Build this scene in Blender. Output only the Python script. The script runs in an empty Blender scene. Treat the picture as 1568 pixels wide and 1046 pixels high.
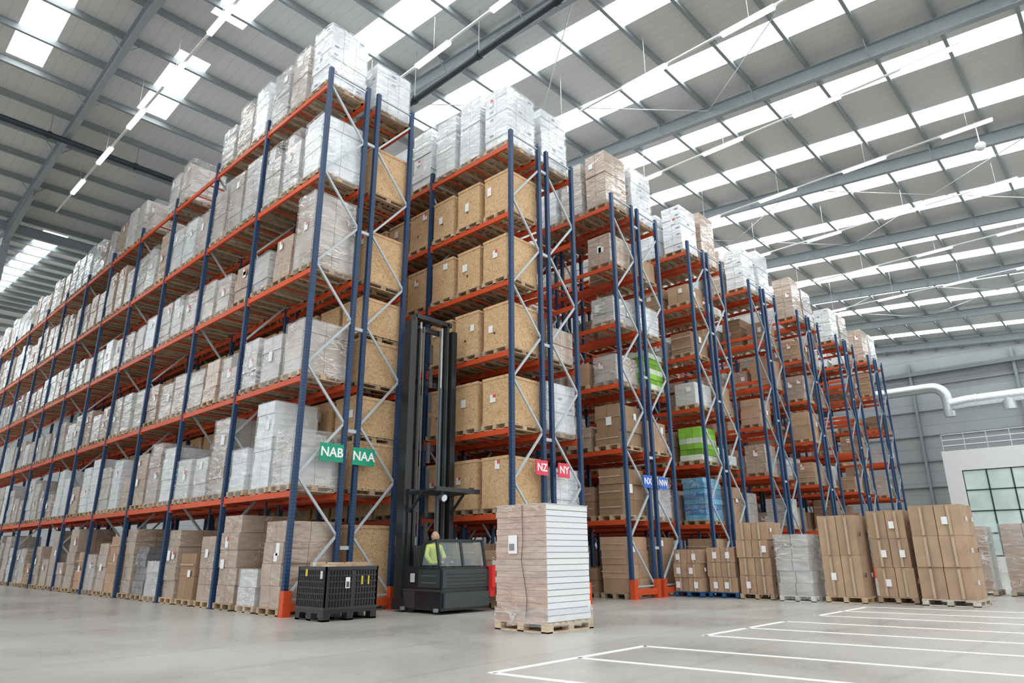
import bpy, math, random
from mathutils import Vector, Matrix
ZOOM=None
random.seed(7)
rf=random.Random(3)
R=random.random
def U(a,b): return a+(b-a)*random.random()
scene=bpy.context.scene
COL=scene.collection

# ------------------------------------------------------------ materials
def new_mat(name):
    m=bpy.data.materials.new(name); m.use_nodes=True
    nt=m.node_tree; b=nt.nodes['Principled BSDF']
    return m,nt,b
def mat(name,base=(1,1,1),rough=.6,metal=0,tint=False,namt=.15,nscale=3.0,stretch=(1,1,1),bump=0,bscale=20,coat=0,
        haze=None,hazeamt=(0,.5),glint=.6,asalpha=False,emis=None,estr=0,spec=.5,alpha=1):
    m,nt,b=new_mat(name); N=nt.nodes; L=nt.links
    tc=N.new('ShaderNodeTexCoord'); mp=N.new('ShaderNodeMapping'); mp.inputs['Scale'].default_value=stretch
    L.new(tc.outputs['Object'],mp.inputs[0])
    if tint:
        a=N.new('ShaderNodeAttribute'); a.attribute_name='tint'; csrc=a.outputs['Color']
    else:
        a=N.new('ShaderNodeRGB'); a.outputs[0].default_value=(*base,1); csrc=a.outputs[0]
    nz=N.new('ShaderNodeTexNoise'); nz.inputs['Scale'].default_value=nscale; nz.inputs['Detail'].default_value=4
    L.new(mp.outputs[0],nz.inputs['Vector'])
    mr=N.new('ShaderNodeMapRange'); mr.inputs[1].default_value=.25; mr.inputs[2].default_value=.75
    mr.inputs[3].default_value=1-namt; mr.inputs[4].default_value=1+namt
    L.new(nz.outputs[0],mr.inputs[0])
    vm=N.new('ShaderNodeVectorMath'); vm.operation='SCALE'
    L.new(csrc,vm.inputs[0]); L.new(mr.outputs[0],vm.inputs['Scale'])
    out=vm.outputs[0]
    b.inputs['Alpha'].default_value=alpha
    if haze:
        # stretch film: soft milky patches, plus bright glints of taut wrinkles painted in
        def NZ(scale,detail,dist,sc,rot):
            mm=N.new('ShaderNodeMapping'); mm.inputs['Scale'].default_value=sc; mm.inputs['Rotation'].default_value=rot
            L.new(tc.outputs['Object'],mm.inputs[0])
            n=N.new('ShaderNodeTexNoise'); n.inputs['Scale'].default_value=scale; n.inputs['Detail'].default_value=detail; n.inputs['Distortion'].default_value=dist
            L.new(mm.outputs[0],n.inputs['Vector']); return n.outputs[0]
        def MR(x,a0,a1,b0,b1):
            r=N.new('ShaderNodeMapRange'); 
            for i,vv in enumerate((a0,a1,b0,b1)): r.inputs[i+1].default_value=vv
            L.new(x,r.inputs[0]); return r.outputs[0]
        def MA(op,x,y):
            n=N.new('ShaderNodeMath'); n.operation=op
            for i,q in enumerate((x,y)):
                if isinstance(q,(int,float)): n.inputs[i].default_value=q
                elif q is not None: L.new(q,n.inputs[i])
            return n.outputs[0]
        sn=NZ(1.1,3,.5,(1,1,1),(0,0,0))
        soft=MR(sn,.35,.68,hazeamt[0],hazeamt[1])
        w1=NZ(1.7,2,.6,(1,1,3.2),(.7,.55,.2)); w2=NZ(1.5,2,.6,(1,1,3.2),(-.6,-.7,.4))
        r1=MR(MA('ABSOLUTE',MA('SUBTRACT',w1,.5),None),0,.022,glint,0); r2=MR(MA('ABSOLUTE',MA('SUBTRACT',w2,.48),None),0,.018,glint,0)
        gate=MR(sn,.40,.56,1,.1)
        glints=MA('MULTIPLY',MA('MAXIMUM',r1,r2),gate)
        fac=MA('MAXIMUM',soft,glints)
        if asalpha: L.new(fac,b.inputs['Alpha'])
        else:
            mx=N.new('ShaderNodeMix'); mx.data_type='RGBA'; L.new(fac,mx.inputs[0]); L.new(out,mx.inputs[6]); mx.inputs[7].default_value=(*haze,1)
            out=mx.outputs[2]
        b.inputs['Coat Roughness'].default_value=.1
        bp2=N.new('ShaderNodeBump'); bp2.inputs['Strength'].default_value=.5; bp2.inputs['Distance'].default_value=.06
        L.new(MA('ADD',w1,w2),bp2.inputs['Height']); L.new(bp2.outputs[0],b.inputs['Coat Normal']); L.new(bp2.outputs[0],b.inputs['Normal'])
    L.new(out,b.inputs['Base Color'])
    b.inputs['Roughness'].default_value=rough; b.inputs['Metallic'].default_value=metal
    b.inputs['Coat Weight'].default_value=coat; b.inputs['Specular IOR Level'].default_value=spec
    if bump:
        n3=N.new('ShaderNodeTexNoise'); n3.inputs['Scale'].default_value=bscale; n3.inputs['Detail'].default_value=4
        L.new(mp.outputs[0],n3.inputs['Vector'])
        bp=N.new('ShaderNodeBump'); bp.inputs['Strength'].default_value=bump; bp.inputs['Distance'].default_value=.03
        L.new(n3.outputs[0],bp.inputs['Height']); L.new(bp.outputs[0],b.inputs['Normal'])
    if emis:
        b.inputs['Emission Color'].default_value=(*emis,1); b.inputs['Emission Strength'].default_value=estr
    return m
MT={}
MT['carton']=mat('cardboard',rough=.75,tint=True,namt=.12,nscale=3,spec=.25)
MT['wrap']=mat('stretch_wrapped_carton',rough=.35,tint=True,namt=.14,nscale=6,haze=(.78,.81,.83),hazeamt=(.0,.38),glint=.65,coat=.9)
MT['filmk']=mat('film_over_cardboard',rough=.4,tint=True,namt=.1,nscale=6,haze=(.78,.77,.75),hazeamt=(.0,.2),glint=.5,coat=.8)
MT['film']=mat('clear_stretch_film',base=(.86,.89,.91),rough=.14,namt=.02,haze=(1,1,1),hazeamt=(.05,.26),glint=.75,asalpha=True,coat=1,spec=.8)
MT['wood']=mat('pallet_wood',rough=.8,tint=True,namt=.25,nscale=9,stretch=(1,1,4),spec=.2)
MT['steel']=mat('painted_steel',rough=.45,tint=True,namt=.06,nscale=5)
MT['paper']=mat('paper_label',rough=.6,tint=True,namt=.02)
MT['galv']=mat('galvanised_steel',base=(.6,.63,.65),rough=.35,metal=.75,namt=.15,nscale=8)
MT['truck']=mat('charcoal_steel',rough=.28,tint=True,namt=.12,nscale=4)
def osb():
    m,nt,b=new_mat('osb_board'); N=nt.nodes; L=nt.links
    tc=N.new('ShaderNodeTexCoord'); v=N.new('ShaderNodeTexVoronoi'); v.inputs['Scale'].default_value=24
    nz=N.new('ShaderNodeTexNoise'); nz.inputs['Scale'].default_value=6
    mp=N.new('ShaderNodeMapping'); mp.inputs['Scale'].default_value=(1,1,2.2)
    L.new(tc.outputs['Object'],nz.inputs['Vector'])
    ad=N.new('ShaderNodeVectorMath'); ad.operation='ADD'; L.new(tc.outputs['Object'],ad.inputs[0])
    sc=N.new('ShaderNodeVectorMath'); sc.operation='SCALE'; sc.inputs['Scale'].default_value=.4; L.new(nz.outputs[1],sc.inputs[0]); L.new(sc.outputs[0],ad.inputs[1])
    L.new(ad.outputs[0],mp.inputs[0]); L.new(mp.outputs[0],v.inputs['Vector'])
    sep=N.new('ShaderNodeSeparateColor'); L.new(v.outputs['Color'],sep.inputs[0])
    r=N.new('ShaderNodeValToRGB'); r.color_ramp.elements[0].color=(.42,.25,.12,1); r.color_ramp.elements[1].color=(.70,.48,.275,1)
    e=r.color_ramp.elements.new(.4); e.color=(.60,.39,.205,1)
    L.new(sep.outputs[0],r.inputs[0])
    L.new(r.outputs[0],b.inputs['Base Color']); b.inputs['Roughness'].default_value=.7
    return m
MT['osb']=osb()
def floor_mat():
    m,nt,b=new_mat('polished_concrete'); N=nt.nodes; L=nt.links
    tc=N.new('ShaderNodeTexCoord')
    def noise(s,d,dist=0,sc=(1,1,1)):
        mp=N.new('ShaderNodeMapping'); mp.inputs['Scale'].default_value=sc; L.new(tc.outputs['Object'],mp.inputs[0])
        n=N.new('ShaderNodeTexNoise'); n.inputs['Scale'].default_value=s; n.inputs['Detail'].default_value=d; n.inputs['Distortion'].default_value=dist
        L.new(mp.outputs[0],n.inputs['Vector']); return n.outputs[0]
    a=noise(.35,8,.6); c=noise(6,6); d=noise(1.2,5,3.0)
    def mr(x,f0,f1,t0,t1):
        n=N.new('ShaderNodeMapRange'); n.inputs[1].default_value=f0;n.inputs[2].default_value=f1;n.inputs[3].default_value=t0;n.inputs[4].default_value=t1
        L.new(x,n.inputs[0]); return n.outputs[0]
    def mul(x,y):
        n=N.new('ShaderNodeMath'); n.operation='MULTIPLY'; L.new(x,n.inputs[0]); L.new(y,n.inputs[1]); return n.outputs[0]
    f=mul(mul(mr(a,.3,.7,.86,1.08),mr(c,.3,.7,.95,1.04)),mr(d,.48,.52,.965,1.0))
    w=N.new('ShaderNodeTexWave'); w.wave_type='RINGS'; w.inputs['Scale'].default_value=.16; w.inputs['Distortion'].default_value=5; w.inputs['Detail'].default_value=1.2; w.inputs['Detail Scale'].default_value=.5
    L.new(tc.outputs['Object'],w.inputs['Vector'])
    f=mul(f,mr(w.outputs['Fac'],.0,.012,.88,1.0))
    sx=N.new('ShaderNodeSeparateXYZ'); L.new(tc.outputs['Object'],sx.inputs[0])
    for ax,o in ((0,.3),(1,.1)):
        k=N.new('ShaderNodeMath'); k.operation='MULTIPLY_ADD'; k.inputs[1].default_value=1/6.5; k.inputs[2].default_value=o+10; L.new(sx.outputs[ax],k.inputs[0])
        fr=N.new('ShaderNodeMath'); fr.operation='FRACT'; L.new(k.outputs[0],fr.inputs[0])
        f=mul(f,mr(fr.outputs[0],.0012,.0016,.72,1.0))
    vm=N.new('ShaderNodeVectorMath'); vm.operation='SCALE'; vm.inputs[0].default_value=(.42,.405,.375); L.new(f,vm.inputs['Scale'])
    L.new(vm.outputs[0],b.inputs['Base Color'])
    L.new(mr(a,.3,.7,.24,.4),b.inputs['Roughness']); b.inputs['Specular IOR Level'].default_value=.5
    return m
def ribbed(name,base,axis,pitch,depth=.12,rough=.5):
    m,nt,b=new_mat(name); N=nt.nodes; L=nt.links
    tc=N.new('ShaderNodeTexCoord'); sx=N.new('ShaderNodeSeparateXYZ'); L.new(tc.outputs['Object'],sx.inputs[0])
    k=N.new('ShaderNodeMath'); k.operation='MULTIPLY_ADD'; k.inputs[1].default_value=1/pitch; k.inputs[2].default_value=100; L.new(sx.outputs[axis],k.inputs[0])
    fr=N.new('ShaderNodeMath'); fr.operation='FRACT'; L.new(k.outputs[0],fr.inputs[0])
    mr=N.new('ShaderNodeMapRange'); mr.inputs[1].default_value=.0; mr.inputs[2].default_value=.12; mr.inputs[3].default_value=1-depth; mr.inputs[4].default_value=1
    L.new(fr.outputs[0],mr.inputs[0])
    nz=N.new('ShaderNodeTexNoise'); nz.inputs['Scale'].default_value=.4; nz.inputs['Detail'].default_value=4; L.new(tc.outputs['Object'],nz.inputs['Vector'])
    m2=N.new('ShaderNodeMapRange'); m2.inputs[1].default_value=.3; m2.inputs[2].default_value=.7; m2.inputs[3].default_value=.94; m2.inputs[4].default_value=1.04; L.new(nz.outputs[0],m2.inputs[0])
    mu=N.new('ShaderNodeMath'); mu.operation='MULTIPLY'; L.new(mr.outputs[0],mu.inputs[0]); L.new(m2.outputs[0],mu.inputs[1])
    vm=N.new('ShaderNodeVectorMath'); vm.operation='SCALE'; vm.inputs[0].default_value=base; L.new(mu.outputs[0],vm.inputs['Scale'])
    L.new(vm.outputs[0],b.inputs['Base Color']); b.inputs['Roughness'].default_value=rough
    return m
MT['floor']=floor_mat()
MT['liner']=ribbed('roof_liner_sheet',(.60,.61,.595),0,.33,.18)
MT['clad']=ribbed('wall_cladding',(.32,.34,.345),2,.9,.25)
MT['skylight']=mat('translucent_skylight',base=(.9,.95,.95),rough=.4,emis=(.93,.98,1.0),estr=7.2,namt=.02)
MT['lamp']=mat('lamp_diffuser',base=(.95,.95,.95),emis=(1,.98,.94),estr=6,namt=.02)
MT['linepaint']=mat('white_line_paint',base=(.86,.86,.84),rough=.5,namt=.08,nscale=12)
MT['glass']=mat('office_glass',base=(.45,.55,.52),rough=.08,emis=(.75,.9,.86),estr=.2,namt=.35,nscale=.6)
MT['render']=mat('white_office_cladding',base=(.74,.75,.74),rough=.5,namt=.03)
MT['skin']=mat('skin',base=(.55,.32,.22),rough=.5,namt=.06)
MT['hivis']=mat('hi_vis_fabric',base=(.58,.68,.06),rough=.8,namt=.1)
MT['darkcloth']=mat('dark_fabric',base=(.03,.035,.05),rough=.9)
MT['hair']=mat('grey_hair',base=(.25,.23,.2),rough=.8)
mg,nt,b=new_mat('clear_acrylic'); b.inputs['Base Color'].default_value=(.75,.85,.85,1); b.inputs['Roughness'].default_value=.05; b.inputs['Alpha'].default_value=.22; MT['acrylic']=mg

# ------------------------------------------------------------ mesh buckets
FQ=((0,3,2,1),(4,5,6,7),(0,1,5,4),(1,2,6,5),(2,3,7,6),(3,0,4,7))
class Bk:
    def __init__(s): s.v=[];s.f=[];s.c=[]
    def raw(s,vs,fs,col):
        o=len(s.v); s.v.extend(vs); s.f.extend([tuple(i+o for i in f) for f in fs]); s.c.extend([(*col,1)]*len(vs))
    def box(s,x0,x1,y0,y1,z0,z1,col=(1,1,1),yaw=0,piv=None):
        vs=[(x0,y0,z0),(x1,y0,z0),(x1,y1,z0),(x0,y1,z0),(x0,y0,z1),(x1,y0,z1),(x1,y1,z1),(x0,y1,z1)]
        if yaw:
            px,py=piv if piv else ((x0+x1)/2,(y0+y1)/2); c,sn=math.cos(yaw),math.sin(yaw)
            vs=[(px+(x-px)*c-(y-py)*sn,py+(x-px)*sn+(y-py)*c,z) for x,y,z in vs]
        s.raw(vs,FQ,col)
    def bar(s,p,q,w,t,col=(1,1,1),up=(0,0,1)):
        p=Vector(p);q=Vector(q);d=(q-p).normalized(); u=Vector(up)
        if abs(d.dot(u))>.98: u=Vector((0,1,0))
        a=d.cross(u).normalized(); b2=a.cross(d).normalized()
        a*=w/2;b2*=t/2
        vs=[tuple(p-a-b2),tuple(p+a-b2),tuple(p+a+b2),tuple(p-a+b2),tuple(q-a-b2),tuple(q+a-b2),tuple(q+a+b2),tuple(q-a+b2)]
        s.raw(vs,FQ,col)
    def tube(s,p,q,r,col=(1,1,1),n=12):
        p=Vector(p);q=Vector(q);d=(q-p).normalized(); u=Vector((0,0,1)) if abs(d.z)<.9 else Vector((1,0,0))
        a=d.cross(u).normalized(); b2=a.cross(d)
        vs=[];
        for e in (p,q):
            for i in range(n):
                t=2*math.pi*i/n; vs.append(tuple(e+a*math.cos(t)*r+b2*math.sin(t)*r))
        fs=[(i,(i+1)%n,n+(i+1)%n,n+i) for i in range(n)]+[tuple(range(n))[::-1],tuple(range(n,2*n))]
        s.raw(vs,fs,col)
    def quad(s,vs,col): s.raw(vs,((0,1,2,3),),col)
    def shell(s,x0,x1,y0,y1,z0,z1,yaw=0,off=(.020,.045)):
        """loose stretch film hood around a load"""
        n=6; m=max(5,int((z1-z0)/.22)); px,py=(x0+x1)/2,(y0+y1)/2; c,sn=math.cos(yaw),math.sin(yaw)
        vs=[];tot=4*n
        for j in range(m+1):
            z=z0+(z1-z0)*j/m+(0 if j in(0,) else rf.uniform(-.01,.01))
            for sd in range(4):
                for i in range(n):
                    t=i/n; o=rf.uniform(*off)
                    if sd==0: x,y=x0+(x1-x0)*t,y0-o
                    elif sd==1: x,y=x1+o,y0+(y1-y0)*t
                    elif sd==2: x,y=x1-(x1-x0)*t,y1+o
                    else: x,y=x0-o,y1-(y1-y0)*t
                    if i==0:
                        y=y0-.018 if sd in(0,1) else y1+.018
                        x=x1+.018 if sd in(1,2) else x0-.018
                    vs.append((px+(x-px)*c-(y-py)*sn,py+(x-px)*sn+(y-py)*c,z))
        fs=[(j*tot+i,j*tot+(i+1)%tot,(j+1)*tot+(i+1)%tot,(j+1)*tot+i) for j in range(m) for i in range(tot)]
        vs.append((px,py,z1+.015)); k=len(vs)-1
        fs+=[(m*tot+i,m*tot+(i+1)%tot,k) for i in range(tot)]
        s.raw(vs,fs,(1,1,1))
def obj(name,bk,mt,parent=None,smooth=False,bevel=0):
    me=bpy.data.meshes.new(name); me.from_pydata(bk.v,[],bk.f)
    at=me.color_attributes.new('tint','FLOAT_COLOR','POINT')
    flat=[x for c in bk.c for x in c]; at.data.foreach_set('color',flat)
    me.materials.append(MT[mt] if isinstance(mt,str) else mt)
    if smooth:
        for p in me.polygons: p.use_smooth=True
    me.update(); o=bpy.data.objects.new(name,me); COL.objects.link(o)
    if parent: o.parent=parent
    if bevel:
        md=o.modifiers.new('b','BEVEL'); md.width=bevel; md.segments=2; md.limit_method='ANGLE'
    return o
def empty(name,loc=(0,0,0)):
    e=bpy.data.objects.new(name,None); COL.objects.link(e); e.empty_display_size=.3; return e
class Group:
    """set of buckets by material -> children of one Empty"""
    def __init__(s,name): s.e=empty(name); s.b={}
    def __getitem__(s,k):
        if k not in s.b: s.b[k]=Bk()
        return s.b[k]
    def done(s,names={},bevel={}):
        for k,b in s.b.items():
            if b.v: obj(names.get(k,k+'_parts'),b,k,s.e,bevel=bevel.get(k,0))

ORANGE=(.62,.08,.02); BLUE=(.015,.052,.13); GALV=(.46,.51,.54)
KRAFT=(.43,.285,.185); KDARK=(.34,.22,.135); GREYW=(.45,.42,.385); WHITEW=(.72,.73,.74); KW=(.40,.31,.24)
def vary(c,a=.08):
    k=1+U(-a,a); return (min(1,c[0]*k),min(1,c[1]*k*(1+U(-.02,.02))),min(1,c[2]*k))

# ------------------------------------------------------------ pallets and loads
def pallet(g,x0,x1,y0,y1,z,lod=0,col=None,face='x'):
    w=g['wood']; c=col or vary((.45,.33,.215),.2)
    if lod>=2:
        for t in (0,.36,.72): w.box(x0+(x1-x0)*t,x0+(x1-x0)*(t+.26),y0,y1,z+.12,z+.144,vary(c))
        for t in (0,.43,.88): w.box(x0,x1,y0+(y1-y0)*t,y0+(y1-y0)*(t+.12),z,z+.12,vary(c))
        return
    n=5 if lod else 7
    step=(x1-x0)/n
    for i in range(n): w.box(x0+i*step,x0+i*step+step*.72+(.28*step if i==n-1 else 0),y0,y1,z+.122,z+.144,vary(c))
    for t in (0,.44,.88):
        a=y0+(y1-y0)*t; b=a+(y1-y0)*.12
        w.box(x0,x1,a,b,z+.1,z+.122,vary(c,.15))
        w.box(x0,x1,a,b,z,z+.02,vary(c,.15))
        for s in (0,.44,.88):
            p=x0+(x1-x0)*s; w.box(p,p+(x1-x0)*.12,a+.001,b-.001,z+.02,z+.1,vary(c,.15))
    if not lod:
        for s in (0,.9): w.box(x0+(x1-x0)*s,x0+(x1-x0)*(s+.1),y0,y1,z,z+.019,vary(c,.15))
def stack(b,x0,x1,y0,y1,z0,z1,nx,ny,nz,col,jit=.012,gap=.005,va=.06,yaw=0):
    piv=((x0+x1)/2,(y0+y1)/2)
    dx=(x1-x0)/nx;dy=(y1-y0)/ny;dz=(z1-z0)/nz
    for k in range(nz):
        ox,oy=U(-jit,jit),U(-jit,jit)
        for i in range(nx):
            for j in range(ny):
                if nx>2 and ny>2 and 0<i<nx-1 and 0<j<ny-1 and k<nz-1: continue
                b.box(x0+i*dx+gap+ox,x0+(i+1)*dx-gap+ox,y0+j*dy+gap+oy,y0+(j+1)*dy-gap+oy,z0+k*dz+.001,z0+(k+1)*dz-.004,vary(col,va),yaw,piv)
def label(g,x0,y0,y1,z0,z1,side='x',x1=None):
    w,h=U(.14,.2),U(.16,.26)
    zz=U(z0+.35*(z1-z0),z1-h-.08) if z1-z0>.6 else z0+.1
    p=g['paper']
    if side=='x':
        yy=U(y0+.08,y1-w-.08); p.box(x0-.022,x0-.018,yy,yy+w,zz,zz+h,(.85,.85,.85))
        if R()<.5: p.box(x0-.026,x0-.022,yy,yy+w*.5,zz+h*.6,zz+h,(.7,.08,.06))
    else:
        xx=U(x0+.1,x1-w-.1); p.box(xx,xx+w,y0-.022,y0-.018,zz,zz+h,(.85,.85,.85))
def load(g,kind,x0,x1,y0,y1,z,h,lod=1,pal=True,end=False,shell=False):
    if pal: pallet(g,x0,x1,y0,y1,z,lod)
    z+=.145; yaw=U(-.035,.035)
    i=.03; X0,X1,Y0,Y1=x0+i,x1-i,y0+i,y1-i
    if shell and kind in('wrap','white'):
        g['film'].shell(X0,X1,Y0,Y1,z-.12,z+h+.01,yaw)
    if kind=='osb':
        yaw*=.5
        b=g['osb']; n=max(1,round(h/1.25)); hh=h/n
        for k in range(n):
            a=z+k*hh
            if k: pallet(g,x0+.04,x1-.04,y0+.04,y1-.04,a,1); a+=.145
            e=z+(k+1)*hh-.01
            b.box(X0,X1,Y0,Y1,a,e,(1,1,1),yaw)
            b.box(X0-.012,X1+.012,Y0-.012,Y1+.012,e-.06,e+.012,(1,1,1),yaw,((X0+X1)/2,(Y0+Y1)/2))
            b.box(X0-.01,X1+.01,Y0-.01,Y1+.01,a,a+.07,(1,1,1),yaw,((X0+X1)/2,(Y0+Y1)/2))
            label(g,X0,Y0,Y1,a,e)
            if R()<.3: g['paper'].box(X0-.02,X0-.016,Y0+.45,Y0+.5,a+.4,a+.45,(.02,.02,.02))
    elif kind=='wrap':
        col=random.choice([GREYW,GREYW,WHITEW,KW,KW,(.56,.545,.52),(.38,.29,.22)])
        nz=max(2,round(h/U(.22,.45)))
        full=z+h*(nz-1)/nz
        stack(g['wrap'],X0,X1,Y0,Y1,z,full,2,random.choice([1,2,2]),nz-1,vary(col,.12),.018,yaw=yaw,va=.1)
        if R()<.3: stack(g['wrap'],X0,X1-(X1-X0)*.1,Y0+(Y1-Y0)*random.choice([0,.5]),Y1-(Y1-Y0)*random.choice([0,.1]),full,z+h,1,1,1,vary(col,.1),.01,yaw=yaw)
        else: stack(g['wrap'],X0,X1,Y0,Y1,full,z+h,2,2,1,vary(col,.1),.018,yaw=yaw)
        if R()<.6: label(g,X0,Y0,Y1,z,z+h)
        if end and R()<.7: label(g,X0,Y0,Y1,z,z+h,'y',X1)
    elif kind=='white':
        nz=max(3,round(h/.28))
        stack(g['wrap'],X0,X1,Y0,Y1,z,z+h,3 if end else 2,2,nz,vary(WHITEW,.06),.018,yaw=yaw,va=.06)
        if R()<.5: label(g,X0,Y0,Y1,z,z+h)
        if end:
            for k in range(nz):
                if R()<.5: xx=X0+(X1-X0)*random.choice([.1,.42,.75]); g['paper'].box(xx,xx+.14,Y0-.024,Y0-.02,z+h*(k+.4)/nz,z+h*(k+.55)/nz,(.22,.30,.45))
                if R()<.5: yy=Y0+(Y1-Y0)*random.choice([.1,.6]); g['paper'].box(X0-.024,X0-.02,yy,yy+.14,z+h*(k+.4)/nz,z+h*(k+.55)/nz,(.22,.30,.45))
    elif kind=='kwrap':
        nz=max(2,round(h/.4)); stack(g['filmk'],X0,X1,Y0,Y1,z,z+h,2,2,nz,vary((.40,.285,.205),.12),.018,yaw=yaw,va=.1)
        if R()<.6: label(g,X0,Y0,Y1,z,z+h)
        if R()<.6: label(g,X0,Y0,Y1,z,z+h)
    elif kind=='kraft':
        nz=max(1,round(h/U(.35,.55))); stack(g['carton'],X0,X1,Y0,Y1,z,z+h,2,random.choice([1,2]),nz,vary(random.choice([KRAFT,KRAFT,KDARK]),.1),.03,yaw=yaw,va=.11)
        for k in range(nz):
            zz=z+h*(k+.5)/nz
            if R()<.7: g['carton'].box(X0-.032,X0-.029,Y0+.02,Y1-.02,zz-.02,zz+.02,(.5,.37,.26))
        if R()<.6: label(g,X0,Y0,Y1,z,z+h)
        if end: label(g,X0,Y0,Y1,z,z+h,'y',X1)
    elif kind in('green','blue','tyre'):
        col={'green':(.24,.50,.06),'blue':(.08,.25,.52),'tyre':(.10,.10,.11)}[kind]
        nz=max(3,round(h/.18))
        for k in range(nz):
            c=vary(col,.2) if k%3 or kind=='tyre' else vary((.6,.65,.55),.1)
            if kind=='blue': c=random.choice([(.08,.25,.52),(.08,.25,.52),(.5,.08,.10),(.1,.38,.58),(.6,.6,.62)])
            stack(g['filmk' if kind!='green' else 'carton'],X0,X1,Y0,Y1,z+h*k/nz,z+h*(k+1)/nz,3,3,1,c,.03,yaw=yaw,va=.25)

# ------------------------------------------------------------ racks
def post(g,x,y,top,face=1,lod=1,holes=False):
    s=g['steel']; w=.055
    if lod<=1:
        s.box(x-w,x+w,y-.05,y-.042,0,top,BLUE)
        s.box(x-w,x-w+.008,y-.042,y+.05,0,top,BLUE)
        s.box(x+w-.008,x+w,y-.042,y+.05,0,top,BLUE)
        s.box(x-w-.03,x+w+.03,y-.09,y+.09,0,.012,BLUE)
    else: s.box(x-w,x+w,y-.05,y+.05,0,top,BLUE)
    if holes:
        z=.2; c=(.004,.012,.03)
        while z<top-.05:
            for o in (-.028,.016):
                s.quad([(x+o,y-.052,z),(x+o+.014,y-.052,z),(x+o+.018,y-.052,z+.034),(x+o-.004,y-.052,z+.034)],c)
            for o in (-.03,.014):
                s.quad([(x-w-.002,y+o+.014,z),(x-w-.002,y+o,z),(x-w-.002,y+o-.002,z+.034),(x-w-.002,y+o+.016,z+.034)],c)
            z+=.075
def frame(g,xa,xb,y,top,lod,holes,flip):
    post(g,xa,y,top,1,lod,holes); post(g,xb,y,top,-1,lod,holes)
    s=g['steel']; z=.35; k=flip; step=1.25
    while z+step<top:
        if (k%2)==0: p,q=(xa+.03,y,z),(xb-.03,y,z+step)
        else: p,q=(xb-.03,y,z),(xa+.03,y,z+step)
        c=GALV if lod<=1 else (.30,.36,.42)
        s.bar(p,q,.05,.045,c,(0,1,0))
        z+=step; k+=1
    s.box(xa,xb,y-.02,y+.02,.3,.34,GALV); s.box(xa,xb,y-.02,y+.02,top-.12,top-.08,GALV)
BAY=3.3
def rack_side(g,xa,xb,y0,nb,levels,top,lod,slotfn,holebays=0,flip=0,shellbays=0):
    s=g['steel']
    for k in range(nb+1): frame(g,xa,xb,y0+k*BAY,top,lod,k<=holebays and lod==0,flip+k)
    for k in range(nb):
        ya=y0+k*BAY+.05; yb=y0+(k+1)*BAY-.05
        for z in levels:
            for x in (xa,xb):
                o=vary(ORANGE,.08)
                s.box(x-.03,x+.03,ya,yb,z-.13,z,o)
                if lod<=1:
                    s.box(x-.036,x+.036,ya-.006,ya+.05,z-.2,z+.04,o); s.box(x-.036,x+.036,yb-.05,yb+.006,z-.2,z+.04,o)
            if lod<=1:
                for t in (.2,.5,.8): s.box(xa,xb,ya+(yb-ya)*t-.02,ya+(yb-ya)*t+.02,z-.08,z-.04,vary(ORANGE,.1))
        for li,z in enumerate([0]+list(levels)):
            for sl in range(3):
                r=slotfn(k,li,sl)
                if not r: continue
                kind,h,w=r
                c=ya+.53+sl*1.067
                ww=w*U(.9,1.0) if kind!='osb' else w
                load(g,kind,xa-.05+U(0,.05),xb+.05,c-.5*ww,c+.5*ww,z+.002,h,lod,True,end=(k==0 and sl==0),shell=k<shellbays)
def guards(g,xs,y):
    s=g['steel']
    for x in xs:
        s.box(x-.09,x+.09,y-.14,y-.125,0,.5,ORANGE); s.box(x-.09,x-.078,y-.125,y+.02,0,.5,ORANGE); s.box(x+.078,x+.09,y-.125,y+.02,0,.5,ORANGE)
        s.box(x-.13,x+.13,y-.2,y+.02,0,.012,ORANGE)
    for a,b2 in ((xs[0],xs[1]),(xs[2],xs[3])):
        s.box(a+.09,b2-.09,y-.13,y-.09,.1,.26,ORANGE)
NAMES={'steel':'frames_and_beams','wood':'wooden_pallets','wrap':'wrapped_goods','filmk':'film_covered_cartons','film':'stretch_film','carton':'cardboard_cartons','osb':'osb_crates','paper':'labels'}
OFF=(0,1.15,1.5,2.65)
L1=[2.52,5.07,7.72,10.27,12.91]; T1=13.35; Y1=13.45; X1=7.5
hand={
 (0,0):('kwrap',1.75),(0,1):('wrap',.75),(0,2):('kwrap',1.95),(0,3):('kwrap',1.5),(0,4):('kraft',1.1),(0,5):('kwrap',1.7),(0,6):('wrap',.9),(0,7):('tyre',1.3),
 (1,0):('wrap',1.2),(1,1):('white',2.0),(1,2):('wrap',1.0),(1,3):('wrap',1.9),(1,4):('wrap',1.0),(1,5):('wrap',1.05),(1,6):('white',1.5),
 (2,0):('wrap',1.25),(2,1):('wrap',1.1),(3,0):('wrap',1.95),(3,1):('kwrap',1.15),(3,2):('wrap',1.0),
 (4,0):('wrap',1.65),(4,1):('wrap',1.7),(4,2):('wrap',1.8),(4,3):('wrap',1.85),(4,4):('wrap',1.8),
 (5,0):('white',1.85),(5,1):('wrap',1.75),(5,2):('wrap',1.7),(5,5):('wrap',1.3),(5,6):None,(5,7):None,(5,10):None,(5,11):('wrap',1.2),
}
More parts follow.
